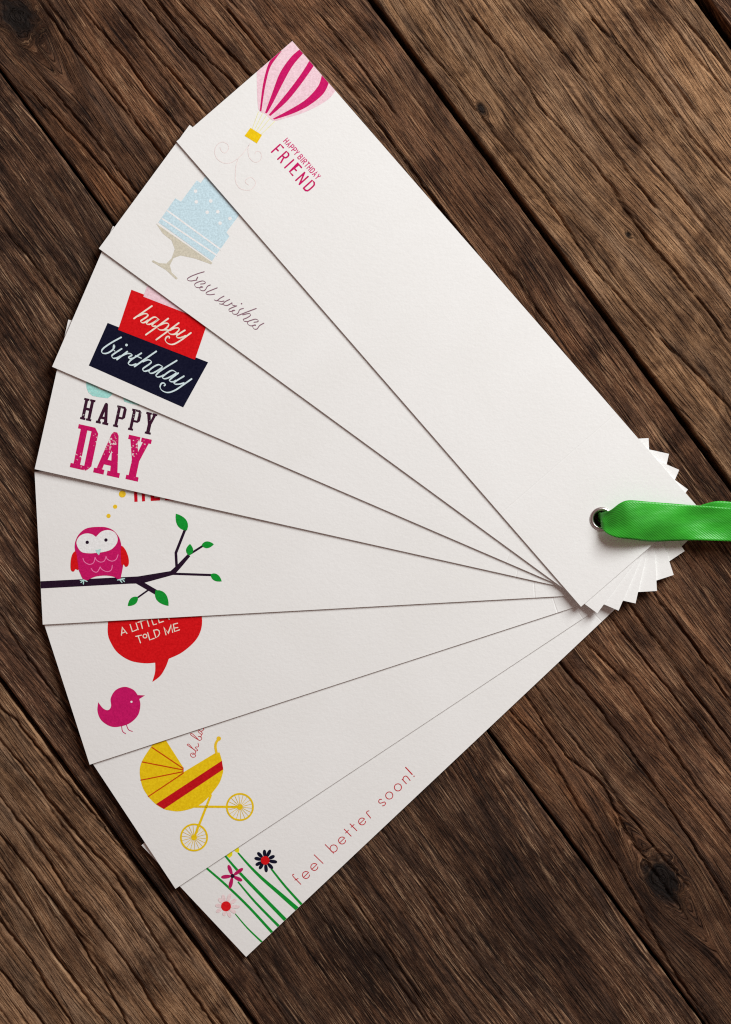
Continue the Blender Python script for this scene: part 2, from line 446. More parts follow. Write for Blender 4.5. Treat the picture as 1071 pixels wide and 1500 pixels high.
def make_plank(w0, w1, mat, seed, cracks, knots=(), auto=8, depth=3.2, cup=1.0, fine_h=0.5, stains=(), s_rng=(-520, 2420), fs=(-60, 1910)):
    S = grid_1d(s_rng[0], s_rng[1], fs[0], fs[1], 4.0, 45.0)
    Wd = grid_1d(w0, w1, w0, w1, 1.7, 1.7)
    s, w = np.meshgrid(S, Wd, indexing='ij')
    rng = np.random.RandomState(seed)
    # grain lines wander slowly and flow round the knots
    q = w + 26*(fbm(s/620.0 + 3.1, w/300.0, seed, 3) - 0.5)*2 + 5*(fbm(s/130.0, w/60.0, seed+5, 3) - 0.5)
    knot = np.zeros_like(s); hk = np.zeros_like(s)
    for (kx, ky, kr) in knots:
        ks, kw = sw((kx, ky)); ds, dw = s - ks, w - kw
        e = np.exp(-(ds/(kr*3.2))**2)*np.exp(-np.abs(dw)/(kr*2.0))
        q = q - np.sign(dw)*e*kr*1.3*(1 - np.exp(-np.abs(dw)/6.0))
        rr = np.sqrt((ds/1.5)**2 + dw**2)/kr + 0.5*(fbm(s/22, w/12, seed+9, 4) - 0.5)
        core = np.clip((1.15 - rr)*2.0, 0, 1)
        q = q*(1 - core) + core*(rr*kr*0.8 + kw)
        th = np.arctan2(dw, ds/1.5) + 1.2*(fbm(s/14, w/9, seed+12, 3) - 0.5)
        knot = np.maximum(knot, np.clip((1.0 - rr)*2.0 + 0.9*(fbm(s/9, w/6, seed+14, 4, 0.65) - 0.5), 0, 1)*0.95)
        kcr = kr*0.11*np.exp(-np.abs(np.sin(2.5*th + 0.7))/0.10)*np.clip(1.5 - rr, 0, 1)
        hk = hk - kcr
    h = hk.copy(); strip = np.zeros_like(s)
    # weathered splits: one steep lip, one gentle shoulder
    lines = [(np.array([sw(p) for p in c]), 1.0) for c in cracks]
    for k in range(auto):
        c0 = w0 + 12 + (w1 - w0 - 24)*(k + 0.15 + 0.7*rng.rand())/auto
        a = rng.uniform(-200, 1500); ln = rng.uniform(350, 1100)
        lines.append((np.array([(a + ln*j/5, c0 + rng.uniform(-3, 3)) for j in range(6)]), rng.uniform(0.35, 0.8)))
    for k in range(46):                       # short checks and splinters
        c0 = rng.uniform(w0 + 5, w1 - 5); a = rng.uniform(fs[0], fs[1]); ln = rng.uniform(25, 190)
        lines.append((np.array([(a + ln*j/3, c0 + rng.uniform(-2, 2) + 0.02*ln*j/3) for j in range(4)]), rng.uniform(0.25, 0.6)))
    for n, (c, amp) in enumerate(lines):
        given = n < len(cracks)
        sc = S; wc = np.interp(sc, c[:, 0], c[:, 1])
        wc = wc + 7.0*(fbm(sc/75.0, np.full_like(sc, n*3.7), seed+31, 5, 0.62) - 0.5) + 2.4*(fbm(sc/9.0, np.full_like(sc, n*5.1), seed+33, 2) - 0.5)
        fl_ = 90.0 if c[-1, 0] - c[0, 0] > 200 else 30.0
        fade = np.clip((sc - c[0, 0] + fl_*0.66)/fl_, 0, 1)*np.clip((c[-1, 0] - sc + fl_*0.66)/fl_, 0, 1)
        st = 0.55 + 0.95*fbm(sc/80.0, np.full_like(sc, n*1.3), seed+51, 4, 0.6)
        st = (fade*st*amp)[:, None]
        d = w - wc[:, None]
        wid = 0.8 + 1.7*fbm(sc/50.0, np.full_like(sc, n*2.1), seed+71, 3)[:, None]
        h -= 1.7*depth*st*np.exp(-(np.abs(d)/wid)**1.8)
        h -= cup*0.7*st*np.exp(-np.abs(d)/7.0)*(d >= 0)
        h += cup*0.5*st*np.exp(-((np.abs(d) - 4.0)/3.5)**2)*(d < 0)
        if given: strip = strip + (d > 0)*np.clip(fade*3, 0, 1)[:, None]
    # raised hard grain
    r1 = fbm(q/6.5, s/300.0, seed+101, 3, 0.6) - 0.5
    r2 = fbm(q/2.6, s/75.0, seed+131, 2, 0.6) - 0.5
    mod = 0.45 + 1.1*fbm(s/240.0, w/60.0, seed+151, 3)
    h += fine_h*(2.6*r1 + 2.0*r2)*mod
    h += 1.6*(fbm(s/330.0, w/70.0, seed+161, 3) - 0.5)
    h -= knot*2.2*(0.4 + fbm(s/7, w/5, seed+171, 3))
    # worn arrises
    er = 5.0*(fbm(s/40.0, w*0 + 2.0, seed+181, 4, 0.6))
    for ed in (w - w0, w1 - w):
        h -= 2.4*np.exp(-ed/(1.5 + er)) + 3*np.exp(-(ed/1.0))
    h = h - np.percentile(h, 99.7); h = np.minimum(h, 0.15)
    # straight saw edge, slightly nibbled
    nib = 1.3*(fbm(S/24.0, np.full_like(S, 0.5), seed+191, 4, 0.6) - 0.5)
    wj = w.copy(); wj[:, 0] += nib*1.5; wj[:, -1] += nib[::-1]*1.5
    tv = np.array([0.80 + 0.45*rng.rand() for _ in range(40)]); si = np.clip(strip, 0, 38.99); i0 = si.astype(int); fr = si - i0
    tval = tv[i0]*(1 - fr) + tv[i0 + 1]*fr
    tone = np.repeat(tval[..., None], 3, 2)*np.array([1.0, 0.985, 0.97])
    for (cx, cy, rs, rw, col) in stains:
        ks, kw = sw((cx, cy))
        f = np.clip(1.25 - np.sqrt(((s-ks)/rs)**2 + ((w-kw)/rw)**2) + 1.3*(fbm(s/45, q/16, seed+201, 4, 0.6) - 0.5), 0, 1)
        f = f[..., None]*0.85
        tone = tone*(1 - f) + tone*np.array(col)*f
    x = s*D[0] + wj*PD[0]; y = s*D[1] + wj*PD[1]
    ns, nw = s.shape
    top = np.stack([(x - 535.5)*K, -(y - 750)*K, h*K], -1).reshape(-1, 3)
    idx = np.arange(ns*nw).reshape(ns, nw)
    f = np.stack([idx[:-1, :-1], idx[:-1, 1:], idx[1:, 1:], idx[1:, :-1]], -1).reshape(-1, 4)
    # sides and underside
    bd = np.concatenate([idx[0, :-1], idx[:-1, -1], idx[-1, :0:-1], idx[:0:-1, 0]])
    low = top[bd].copy(); low[:, 2] = -0.022
    lid = len(top) + np.arange(len(bd))
    nx = np.roll(np.arange(len(bd)), -1)
    sides = np.stack([bd, lid, lid[nx], bd[nx]], -1)
    V = np.concatenate([top, low]); F = np.concatenate([f, sides])
    me = bpy.data.meshes.new('plank')
    me.vertices.add(len(V)); me.vertices.foreach_set('co', V.astype(np.float32).ravel())
    me.loops.add(F.size); me.loops.foreach_set('vertex_index', F.astype(np.int32).ravel())
    me.polygons.add(len(F)); me.polygons.foreach_set('loop_start', np.arange(0, F.size, 4, dtype=np.int32))
    me.update(calc_edges=True)
    bm = bmesh.new(); bm.from_mesh(me); bmesh.ops.recalc_face_normals(bm, faces=bm.faces[:]); bm.to_mesh(me); bm.free()
    if me.polygons[len(F)//3].normal.z < 0: me.flip_normals()
    li = np.empty(len(me.loops), np.int32); me.loops.foreach_get('vertex_index', li)
    ka = K*1000
    Q = np.concatenate([q.ravel(), q.ravel()[bd] + 9])*ka; SS = np.concatenate([s.ravel(), s.ravel()[bd]])*ka
    uvl = me.uv_layers.new(name='grain'); uvl.data.foreach_set('uv', np.stack([Q[li], SS[li]], -1).astype(np.float32).ravel())
    at = me.attributes.new('knot', 'FLOAT', 'POINT'); at.data.foreach_set('value', np.concatenate([knot.ravel(), knot.ravel()[bd]]).astype(np.float32))
    tt = tone.reshape(-1, 3); tt = np.concatenate([tt, tt[bd]])
    tt = np.concatenate([tt, np.ones((len(tt), 1))], 1)
    at = me.attributes.new('tone', 'FLOAT_COLOR', 'POINT'); at.data.foreach_set('color', tt.astype(np.float32).ravel())
    me.polygons.foreach_set('use_smooth', np.ones(len(me.polygons), bool))
    me.materials.append(mat)
    o = bpy.data.objects.new('plank', me); COL.objects.link(o); o.parent = root
    return o

WM_LIGHT = wood_mat('plank_wood_tan', (0.385, 0.216, 0.110), (0.240, 0.126, 0.061), (0.066, 0.030, 0.014), (0.50, 0.33, 0.19, 1), (0.25, 0.172, 0.120, 1), 0.8, 1, 0.45, 1.7)
WM_GREY = wood_mat('plank_wood_greyed', (0.370, 0.214, 0.114), (0.212, 0.112, 0.057), (0.048, 0.023, 0.012), (0.46, 0.31, 0.19, 1), (0.245, 0.172, 0.120, 1), 0.9, 2, 0.65, 1.3)
WM_BROWN = wood_mat('plank_wood_brown', (0.245, 0.118, 0.058), (0.112, 0.050, 0.024), (0.019, 0.008, 0.005), (0.38, 0.225, 0.125, 1), (0.155, 0.094, 0.065, 1), 1.0, 3, 0.95, 1.0)
WM_DARK = wood_mat('plank_wood_dark', (0.205, 0.102, 0.052), (0.066, 0.030, 0.016), (0.010, 0.005, 0.003), (0.38, 0.235, 0.138, 1), (0.116, 0.076, 0.056, 1), 1.3, 4, 1.25, 0.8)

plA, plB, plC, plD = -61.5, 439.0, -593.0, 827.0
# bottom left
make_plank(-1120, plC - 3, WM_GREY, 11, [
    [(0,1038),(22,1058),(71,1118),(123,1181),(179,1249),(239,1316),(299,1391),(336,1447),(370,1499)],
    [(0,1088),(52,1148),(112,1226),(168,1286),(220,1372),(261,1432),(310,1500)],
    [(0,1170),(49,1237),(97,1308),(149,1368),(194,1428),(245,1510)],
    [(0,1226),(45,1279),(86,1338),(112,1372),(146,1432),(190,1510)],
    [(0,1279),(45,1342),(82,1405),(131,1473),(150,1500)],
    [(0,1353),(37,1398),(75,1458),(110,1510)],
    [(0,1424),(37,1469),(60,1500)]], auto=7, depth=4.4, cup=1.7, fine_h=0.55, fs=(760, 1500))
# under the middle of the fan
make_plank(plC + 3, plA - 2, WM_DARK, 23, [
    [(0,905),(40,965),(95,1045),(150,1130),(200,1205)],
    [(100,1040),(160,1130),(230,1225),(330,1355),(420,1500)],
    [(500,1290),(540,1350),(600,1440),(640,1500)],
    [(0,330),(60,400),(110,460)]], auto=12, depth=2.4, cup=0.7, fine_h=0.55,
    stains=[(560,1420,110,45,(0.40,0.36,0.35)), (780,1330,260,70,(0.5,0.46,0.45)), (20,1000,120,60,(1.7,1.75,1.85)), (60,880,160,70,(1.5,1.5,1.55)), (700,1120,120,60,(1.2,1.15,1.1))])
# top left to lower right
make_plank(plA + 2, plB - 4.5, WM_BROWN, 37, [
    [(745,1037),(799,1095),(846,1180),(905,1266),(953,1362),(1006,1452),(1040,1500)],
    [(767,1015),(830,1106),(884,1149),(916,1218),(953,1271)],
    [(815,967),(868,1026),(916,1090),(980,1180),(1033,1266),(1071,1330)],
    [(852,935),(926,1010),(990,1106),(1071,1223)],
    [(894,903),(980,1010),(1071,1127)],
    [(921,887),(980,967),(1071,1085)],
    [(953,871),(1012,935),(1071,1031)],
    [(71,19),(108,71),(164,142),(224,209),(261,254)],
    [(123,15),(179,82),(239,161),(276,202)],
    [(164,0),(224,75),(299,161)], [(209,0),(261,63),(325,138)], [(232,0),(284,67),(351,131)],
    [(261,0),(315,58),(373,116)], [(320,0),(372,62),(410,105)],
    [(37,127),(93,187),(149,243),(194,295)],
    [(60,110),(120,180),(180,258),(215,300)],
    [(500,110),(560,190),(640,300),(720,400)], [(640,300),(720,410),(830,540),(960,690)],
    [(470,20),(520,85),(575,160)]],
    knots=[(24,24,30), (972,1290,30)], auto=10, depth=3.6, cup=1.2, fine_h=0.6,
    stains=[(1010,1400,170,60,(0.45,0.42,0.42)), (150,260,110,22,(1.7,1.55,1.35)), (800,1100,170,40,(1.45,1.35,1.2)), (640,330,330,70,(1.3,1.25,1.2)), (900,640,260,60,(1.25,1.2,1.15))])
# upper right
make_plank(plB + 4.5, plD - 6, WM_LIGHT, 53, [
    [(673,0),(742,80),(798,160),(873,240),(942,341),(1000,410),(1071,500)],
    [(761,0),(820,69),(894,160),(974,256),(1065,368)],
    [(846,0),(905,64),(964,128),(1012,197),(1071,261)],
    [(953,0),(1012,69),(1071,139)],
    [(600,40),(660,110),(724,197),(798,282),(873,394),(934,463),(996,520),(1071,599)],
    [(1000,20),(1071,105)]],
    knots=[(706,158,8), (922,343,4.5)], auto=9, depth=3.0, cup=0.9, fine_h=0.40,
    stains=[(850,52,22,14,(0.45,0.42,0.42)), (1035,188,18,12,(0.45,0.45,0.48)), (1015,150,16,10,(0.5,0.48,0.48)), (930,300,60,22,(0.55,0.5,0.48)), (1010,470,30,16,(0.5,0.47,0.47)), (1000,590,60,24,(0.5,0.45,0.43)), (930,480,50,16,(0.5,0.46,0.44)), (600,60,90,30,(0.75,0.72,0.7))], fs=(380, 1300))
# sliver at the top right corner
make_plank(plD + 13, plD + 430, WM_DARK, 71, [], auto=8, depth=2.5, fs=(500, 800), stains=[(1071,0,400,120,(0.6,0.5,0.48))])
# added dark board under the planks, blocks world light leaking through the gaps
bm = bmesh.new(); bmesh.ops.create_cube(bm, size=1.0)
for v in bm.verts: v.co = Vector((v.co.x*0.9, v.co.y*0.9, v.co.z*0.015 - 0.0305))
me = bpy.data.meshes.new('light_block_board'); bm.to_mesh(me); bm.free()
m, nt, b = new_mat('light_block_dark'); b.inputs['Base Color'].default_value = (0.02, 0.014, 0.011, 1); b.inputs['Roughness'].default_value = 0.9
me.materials.append(m)
bo = bpy.data.objects.new('light_block_board', me); COL.objects.link(bo); bo.parent = root

# ================================================================== CARDS
L = ['white birthday card with a pink striped hot air balloon, uppermost in the fan',
     'white card with a pale blue cake on a stand reading best wishes',
     'white card with a red and navy tiered cake reading happy birthday',
     'white card with worn slab letters reading HAPPY DAY',
     'white card with a pink owl perched on a leafy branch',
     'white card with a pink bird under a red speech bubble',
     'white card with a yellow baby carriage',
     'white feel better soon card with flowers on green stems, lowest in the fan']
C = [make_card(i, L[i]) for i in range(8)]

# ---- balloon
c = C[0]; z = Z(280, 50, 4.284)
bal = Print(c, 1).poly(smooth_path(z([(415,330),(419,430),(430,488),(470,510),(520,550),(600,532),(700,502),(800,455),(868,410),(905,365)]))[:] +
                       z([(990,250),(760,-40),(640,-20),(420,160),(414,260)])).build('printed_balloon', PINK)
for pts in ([(545,120),(510,155),(480,215),(452,330),(433,489),(443,492),(465,345),(495,225),(535,160),(570,115)],
            [(690,98),(630,150),(560,250),(510,380),(466,500),(478,505),(520,430),(580,310),(640,205),(712,120)],
            [(745,172),(690,260),(600,380),(488,515),(500,520),(600,432),(690,322),(776,200)],
            [(822,262),(800,330),(730,410),(640,470),(514,538),(525,543),(640,505),(740,455),(830,382),(868,306)]):
    hf = len(pts)//2
    Print(c, 2).poly(smooth_path(z(pts[:hf])) + smooth_path(z(pts[hf:]))).build('balloon_stripe', MAGENTA, bal)
Print(c, 2).poly(z([(375,595),(447,640),(415,693),(338,645)])).build('balloon_basket', GOLD, bal)
for a, e in (((425,495),(388,597)), ((450,505),(403,603)), ((475,518),(415,612)), ((500,532),(428,622)), ((528,553),(444,634))):
    Print(c, 2).line(z([a, e]), 0.75).build('balloon_rope', ROPE, bal)
z = Z(305, 195, 11.9)
for pts in ([(740,195),(690,270),(600,390),(500,480),(400,535),(290,540),(190,490),(130,400),(130,290),(190,200),(270,175),(350,220),(360,300),(300,365),(240,330),(215,270)],
            [(525,480),(490,600),(480,760),(490,870),(550,970),(650,1010),(750,1000),(830,910),(810,830),(740,790),(665,830),(660,880),(710,920)],
            [(715,230),(700,330),(720,430),(780,505),(850,525),(920,480),(935,400),(900,340),(840,340),(825,380)]):
    Print(c, 1).line(z(pts), 1.1, smooth=True).build('balloon_string', SWIRL, bal)
z1 = lambda p: z([p])[0]
z = Z(390, 195, 11.9)
pr = Print(c, 1); bx, by = 0.66, 0.751
adv = 0.0
for ch, wd in zip('HAPPY BIRTHDAY', (1,1,.95,.9,.9,.45,1,.5,1,.95,1,1,1,.9)):
    if ch != ' ':
        o_ = (305 + bx*adv, 166 + by*adv); ww = 42*(1 if ch != 'I' else 0.1)
        if ch == 'I': o_ = (o_[0] + 3, o_[1] + 3)
        caps(pr, ch, z([o_])[0], (bx*ww/11.9, by*ww/11.9), (70/11.9, -62/11.9), 1.3)
    adv += wd*71.5
pr.build('greeting_lettering', ink('magenta_line', (196, 50, 112)))
pr = Print(c, 1)
for ch, o_ in zip('FRIEND', ((100,350),(208,472),(330,620),(412,690),(522,840),(655,975))):
    ww = {'F': 80, 'R': 82, 'I': 0, 'E': 84, 'N': 92, 'D': 88}[ch]
    caps(pr, ch, z([o_])[0], (bx*ww/11.9, by*ww/11.9), (151/11.9, -137/11.9), 2.35)
pr.build('greeting_lettering', MAGENTA)

# ---- cake on a stand
c = C[1]; z = Z(140, 170, 3.825)
cake = Print(c, 1).poly(z([(450,465),(482,484),(570,365),(592,380),(618,342),(850,500),(735,655),(752,678),(655,815),(355,600)])).build('printed_cake', BLUE)
for a, e in (((404,533),(706,753)), ((374,577),(686,787))):
    Print(c, 2).line(z([a, e]), 2.4, cap=False).build('icing_band', WHITE, cake)
for p in ((563,425),(567,485),(648,480),(628,543),(687,540),(755,578),(700,604)):
    q = z([p])[0]; Print(c, 2).disc(q[0], q[1], 2.6).build('icing_dot', WHITE, cake)
Print(c, 1).poly(z([(342,606),(380,662),(430,702),(447,750),(430,800),(400,830),(360,828),(325,811),(319,820),(400,868),(455,920),(464,912),(430,880),(420,840),(440,800),(480,785),(560,802),(650,834),(658,826)])).build('cake_stand', TAUPE, cake)
z = Z(270, 390, 17.85); pen = (math.radians(-30), 0.6)
pr = Print(c, 1); W_ = 1.6
for pts in ([(530,160),(350,215),(180,285),(100,340),(110,385),(190,400),(280,385),(330,370),(365,300)], [(365,300),(330,360),(350,400)],
            [(440,480),(530,470),(565,435),(500,400),(400,420),(310,460),(285,500),(310,555),(390,575),(440,570),(490,555)],
            [(500,570),(460,545),(420,580),(440,640),(520,655),(570,620),(620,540),(690,505)], [(870,580),(720,640),(600,695),(590,740),(680,760),(800,745)]):
    pr.line(z(pts), W_, smooth=True, pen=pen)
z = Z(310, 420, 13.39)
for pts in ([(60,268),(110,285),(170,240),(250,195)], [(120,283),(200,300),(250,290)], [(165,345),(220,350),(280,300),(360,260)], [(220,355),(300,380),(370,350),(410,325),(405,350),(430,375),(480,385)],
            [(500,385),(400,425),(350,455),(360,490),(410,490),(450,470)], [(465,480),(430,470),(410,495),(430,540),(490,550),(530,520),(560,460),(630,435)],
            [(510,580),(700,505),(880,437)], [(620,560),(740,535),(770,570),(700,620),(630,650),(650,685),(710,690)],
            [(840,705),(910,695),(920,670),(870,645),(790,665),(720,695),(715,740),(770,775),(820,770),(860,755)], [(870,770),(830,765),(815,800),(850,840),(900,835),(950,770),(1030,725)]):
    pr.line(z(pts), W_, smooth=True, pen=pen)
q = z([(595,342)])[0]; pr.disc(q[0], q[1], 1.1, 12)
pr.build('greeting_lettering', PLUM)

# ---- red and navy cake
c = C[2]; z = Z(70, 400, 4.119)
navy = Print(c, 1).poly(z([(365,303),(970,540),(820,812),(252,560)])).build('navy_tier', NAVY)
red = Print(c, 2).poly(z([(508,103),(972,283),(890,525),(428,345)])).build('red_tier', RED)
Print(c, 3).poly(z([(603,80),(580,145),(850,250),(890,180)])).build('pink_tier', PINK, red)
z = Z(185, 440, 10.71); pr = Print(c, 3); pen = (math.radians(-38), 0.6)
for pts in ([(130,290),(270,192),(410,95)], [(190,255),(290,215),(348,228),(325,268),(240,325),(255,355),(300,350),(345,318)],
            [(510,300),(470,270),(420,278),(345,335),(325,372),(370,382),(440,350),(520,298),(420,380),(420,412),(470,408)],
            [(665,290),(490,420),(315,545)], [(520,400),(610,365),(668,372),(660,415),(600,465),(540,470),(505,450)], [(590,468),(660,470)],
            [(830,360),(650,495),(478,622)], [(690,475),(770,440),(832,442),(822,485),(760,535),(700,535),(668,510)], [(750,540),(810,530)],
            [(925,475),(860,515),(800,560),(810,590),(860,590),(940,560)], [(1020,515),(850,640),(740,695),(660,680),(620,630),(640,580),(680,572),(682,596)]):
    pr.line(z(pts), 2.35, smooth=True, pen=pen)
pr.build('greeting_lettering', CREAM, red)
pr = Print(c, 2)
z = Z(135, 485, 13.39)
for pts in ([(580,130),(390,235),(240,340),(200,400),(220,440),(290,445),(370,410),(425,360),(452,310),(445,280),(430,310),(430,370),(460,400)],
            [(590,355),(430,460),(400,500),(430,540),(500,530),(560,500)], [(700,410),(600,487),(500,565)], [(580,500),(690,450),(770,452),(790,480),(730,520),(745,548),(800,540)],
            [(975,440),(790,560),(725,630),(740,665),(800,675),(870,650)], [(860,488),(975,538)]):
    pr.line(z(pts), 2.35, smooth=True, pen=pen)
q = z([(685,280)])[0]; pr.disc(q[0], q[1], 1.9, 14)
pr.line([(198.1,537.3),(214,526),(229.6,515.2)], 2.4, smooth=True, pen=pen)
z = Z(205, 510, 13.39)
for pts in ([(70,270),(170,235),(232,265),(205,312),(80,400),(70,440),(110,460),(190,435)],
            [(455,370),(380,330),(290,365),(195,440),(200,490),(260,495),(350,450),(440,390)], [(730,250),(440,430),(330,530),(350,570),(420,560),(470,535)],
            [(725,485),(660,445),(590,460),(460,560),(470,600),(530,600),(620,560),(710,505)], [(760,495),(600,620),(610,660),(670,662),(710,640)],
            [(870,555),(690,670),(700,710),(780,710),(870,688)], [(1020,610),(850,730),(700,830),(560,875),(450,840),(405,770),(430,700),(480,690),(508,715),(490,738)]):
    pr.line(z(pts), 2.35, smooth=True, pen=pen)
pr.build('greeting_lettering', ICE, navy)

# ---- happy day
SLAB = {
 'H': ([(0,0),(0,.1),(.1,.1),(.1,.9),(0,.9),(0,1),(.47,1),(.47,.9),(.37,.9),(.37,.58),(.63,.58),(.63,.9),(.53,.9),(.53,1),(1,1),(1,.9),(.9,.9),(.9,.1),(1,.1),(1,0),(.53,0),(.53,.1),(.63,.1),(.63,.46),(.37,.46),(.37,.1),(.47,.1),(.47,0)], []),
 'A': ([(0,0),(0,.11),(.1,.11),(.38,.93),(.45,1),(.58,1),(.66,.93),(.9,.11),(1,.11),(1,0),(.52,0),(.52,.11),(.62,.11),(.6,.23),(.34,.23),(.31,.11),(.4,.11),(.4,0)], [[(.44,.35),(.58,.35),(.52,.58)]]),
 'P': ([(0,0),(0,.1),(.1,.1),(.1,.9),(0,.9),(0,1),(.75,1),(.95,.9),(.95,.5),(.75,.4),(.38,.4),(.38,.1),(.48,.1),(.48,0)], [[(.38,.5),(.38,.9),(.66,.9),(.66,.5)]]),
 'Y': ([(0,1),(0,.9),(.1,.9),(.34,.46),(.34,.1),(.24,.1),(.24,0),(.78,0),(.78,.1),(.66,.1),(.66,.46),(.9,.9),(1,.9),(1,1),(.56,1),(.56,.9),(.64,.9),(.53,.66),(.42,.9),(.5,.9),(.5,1)], []),
 'D': ([(0,0),(0,.1),(.14,.1),(.14,.9),(0,.9),(0,1),(.8,1),(1,.88),(1,.12),(.8,0)], [[(.46,.1),(.46,.9),(.66,.9),(.66,.1)]]),
}
c = C[3]
def slab(ch, o_, w, ey, z, mat):
    ex = (0.976*w, 0.218*w)
    f = lambda l: z([(o_[0] + a*ex[0] + b*ey[0], o_[1] + a*ex[1] + b*ey[1]) for a, b in l])
    out, holes = SLAB[ch]
    Print(c, 1).poly(f(out), [f(h) for h in holes]).build('printed_letter', mat)
z = Z(110, 560, 8.24)
for ch, o_, w in (('H',(65,445),138), ('A',(255,490),152), ('P',(462,534),128), ('P',(642,574),128), ('Y',(812,612),136)):
    slab(ch, o_, w, (55, -256), z, PLUMW)
for pts, hs in (([(140,0),(145,70),(170,130),(220,168),(300,183),(400,195),(440,165),(470,120),(440,60),(340,0),(250,-40)], [[(265,48),(300,85),(345,95),(390,70),(330,30)]]),
            ([(585,200),(600,235),(680,260),(770,278),(800,240),(700,150),(600,130)], [])):
    Print(c, 1).poly(z(pts), [z(h) for h in hs]).build('printed_letter', TEAL)
z = Z(95, 610, 7.933)
for ch, o_, w in (('D',(65,590),243), ('A',(335,650),308), ('Y',(646,713),272)):
    slab(ch, o_, w, (105, -500), z, MAGW)

# ---- owl
c = C[4]; z = Z(40, 700, 3.57)
br = Print(c, 1)
br.poly(z([(58,541),(580,515),(750,487),(785,455),(840,398),(853,410),(805,468),(772,505),(600,552),(540,553),(58,579)]))
for pts, w in (([(782,465),(778,392),(826,270)], 14), ([(845,402),(918,356)], 11), ([(760,501),(965,508)], 12), ([(575,540),(685,604)], 26), ([(640,582),(575,628)], 9)):
    br.line(z(pts), w/3.57, cap=False)
br = br.build('printed_branch', DARKP)
for b_, t_, w in (((836,275),(778,187),54), ((848,406),(852,345),38), ((912,352),(977,347),36), ((960,503),(1018,541),36), ((672,587),(740,669),56), ((579,622),(527,670),38)):
    pr = Print(c, 2); leaf(pr, b_, t_, w, z); pr.build('printed_leaf', GREEN, br)
z = Z(100, 765, 10.71)
owl = Print(c, 3).poly(z([(110,430),(106,370),(120,290),(170,190),(260,110),(360,80),(500,72),(600,80),(700,120),(770,190),(815,270),(840,380),(865,520),(868,640),(855,740),(828,868),(822,886),(770,885),(720,855),(600,835),(450,848),(350,885),(310,907),(245,905),(190,800),(160,720),(130,600)]), smooth=True).build('printed_owl', MAGENTA)
Print(c, 4).poly(smooth_path(z([(437,230),(380,190),(290,175),(200,205),(145,270),(135,340),(170,420),(230,472),(350,487),(440,480),(560,465),(680,425),(760,340),(780,260),(750,180),(690,135),(610,122),(520,150),(440,228)]))).build('owl_face', WHITE, owl)
for e in ((302,315),(595,278)):
    q = z([e])[0]; Print(c, 5).disc(q[0], q[1], 2.5).build('owl_eye', DARKP, owl)
Print(c, 5).poly(z([(425,430),(460,430),(518,418),(505,470),(485,518),(445,475)])).build('owl_beak', AQUA, owl)
Print(c, 4).poly(z([(110,455),(70,500),(45,600),(42,720),(60,765),(95,770),(120,735),(165,740),(150,600),(130,480)]), smooth=True).build('owl_wing', RED, owl)
Print(c, 4).poly(z([(838,372),(900,430),(945,540),(955,640),(935,690),(900,695),(875,662),(840,670),(828,500)]), smooth=True).build('owl_wing', RED, owl)
pr = Print(c, 4)
for arcs in ([(235,565),(260,620),(330,660),(400,635),(425,550)], [(425,550),(450,595),(510,625),(570,605),(597,535)], [(597,535),(620,580),(690,610),(755,580),(785,510)],
             [(365,725),(400,770),(460,778),(505,700)], [(505,700),(540,745),(620,775),(680,745),(695,675)]):
    pr.line(z(arcs), 1.15, smooth=True)
pr.build('owl_feathers', ROSE, owl)
for toes in ([[(245,905),(195,912)], [(245,905),(205,945)], [(248,908),(242,968)], [(250,905),(300,928)]], [[(840,890),(778,906)], [(845,892),(820,912),(846,942)], [(850,890),(884,930)], [(845,886),(888,884)]]):
    pr = Print(c, 4)
    for t in toes: pr.line(z(t), 1.5)
    pr.build('owl_foot', AQUA, owl)
z = Z(145, 710, 8.925)
for x, y, r in ((308,122,46), (214,287,28), (128,408,28)):
    q = z([(x, y)])[0]; Print(c, 1).disc(q[0], q[1], r/8.925).build('thought_dot', YDOT)
pr = Print(c, 1)
for pts in ([(440,20),(455,20),(466,226),(508,222),(500,20)], [(555,20),(566,220),(606,216),(598,20)], [(668,60),(680,213),(802,206),(798,162),(726,166),(720,60)], [(850,110),(868,204),(992,206),(988,150),(905,150),(900,110)]):
    pr.poly(z(pts))
pr.build('greeting_lettering', ink('crimson', (188, 8, 30)))

# ---- bird
c = C[5]; z = Z(60, 880, 3.825)
bub = Print(c, 1).poly(smooth_path(z([(395,50),(378,110),(375,180),(390,230),(430,290),(500,335),(580,350),(640,347)])) +
     smooth_path(z([(641,352),(640,400),(625,453)])) + smooth_path(z([(628,453),(670,420),(700,370),(717,325)])) + smooth_path(z([(719,324),(790,290),(860,230),(895,170),(903,100),(885,20)])) + z([(640,-30)])).build('speech_bubble', RED)
z = Z(170, 900, 10.71); pr = Print(c, 2)
for pts in ([(85,325),(100,205),(172,298)], [(90,295),(145,275)], [(222,160),(258,270),(330,240)], [(315,135),(348,238)], [(385,100),(415,220)], [(345,125),(430,95)], [(485,75),(518,188)], [(450,90),(530,60)],
            [(555,70),(588,165),(635,150)], [(660,60),(680,130),(745,110)], [(800,30),(835,75)],
            [(350,345),(385,445)], [(312,345),(400,325)], [(497,285),(530,400),(600,375)], [(590,250),(628,368),(668,335),(685,295),(675,255),(645,238),(590,250)], [(785,320),(755,205),(820,295),(865,165),(890,282)],
            [(900,155),(920,268),(995,242)], [(908,215),(970,205)], [(900,155),(965,138)]):
    pr.line(z(pts), 1.5)
q = z([(455,340)])[0]; pr.ring(q[0], q[1], 2.8, 1.4, 20)
pr.build('greeting_lettering', CREAM, bub)
z = Z(60, 880, 3.825)
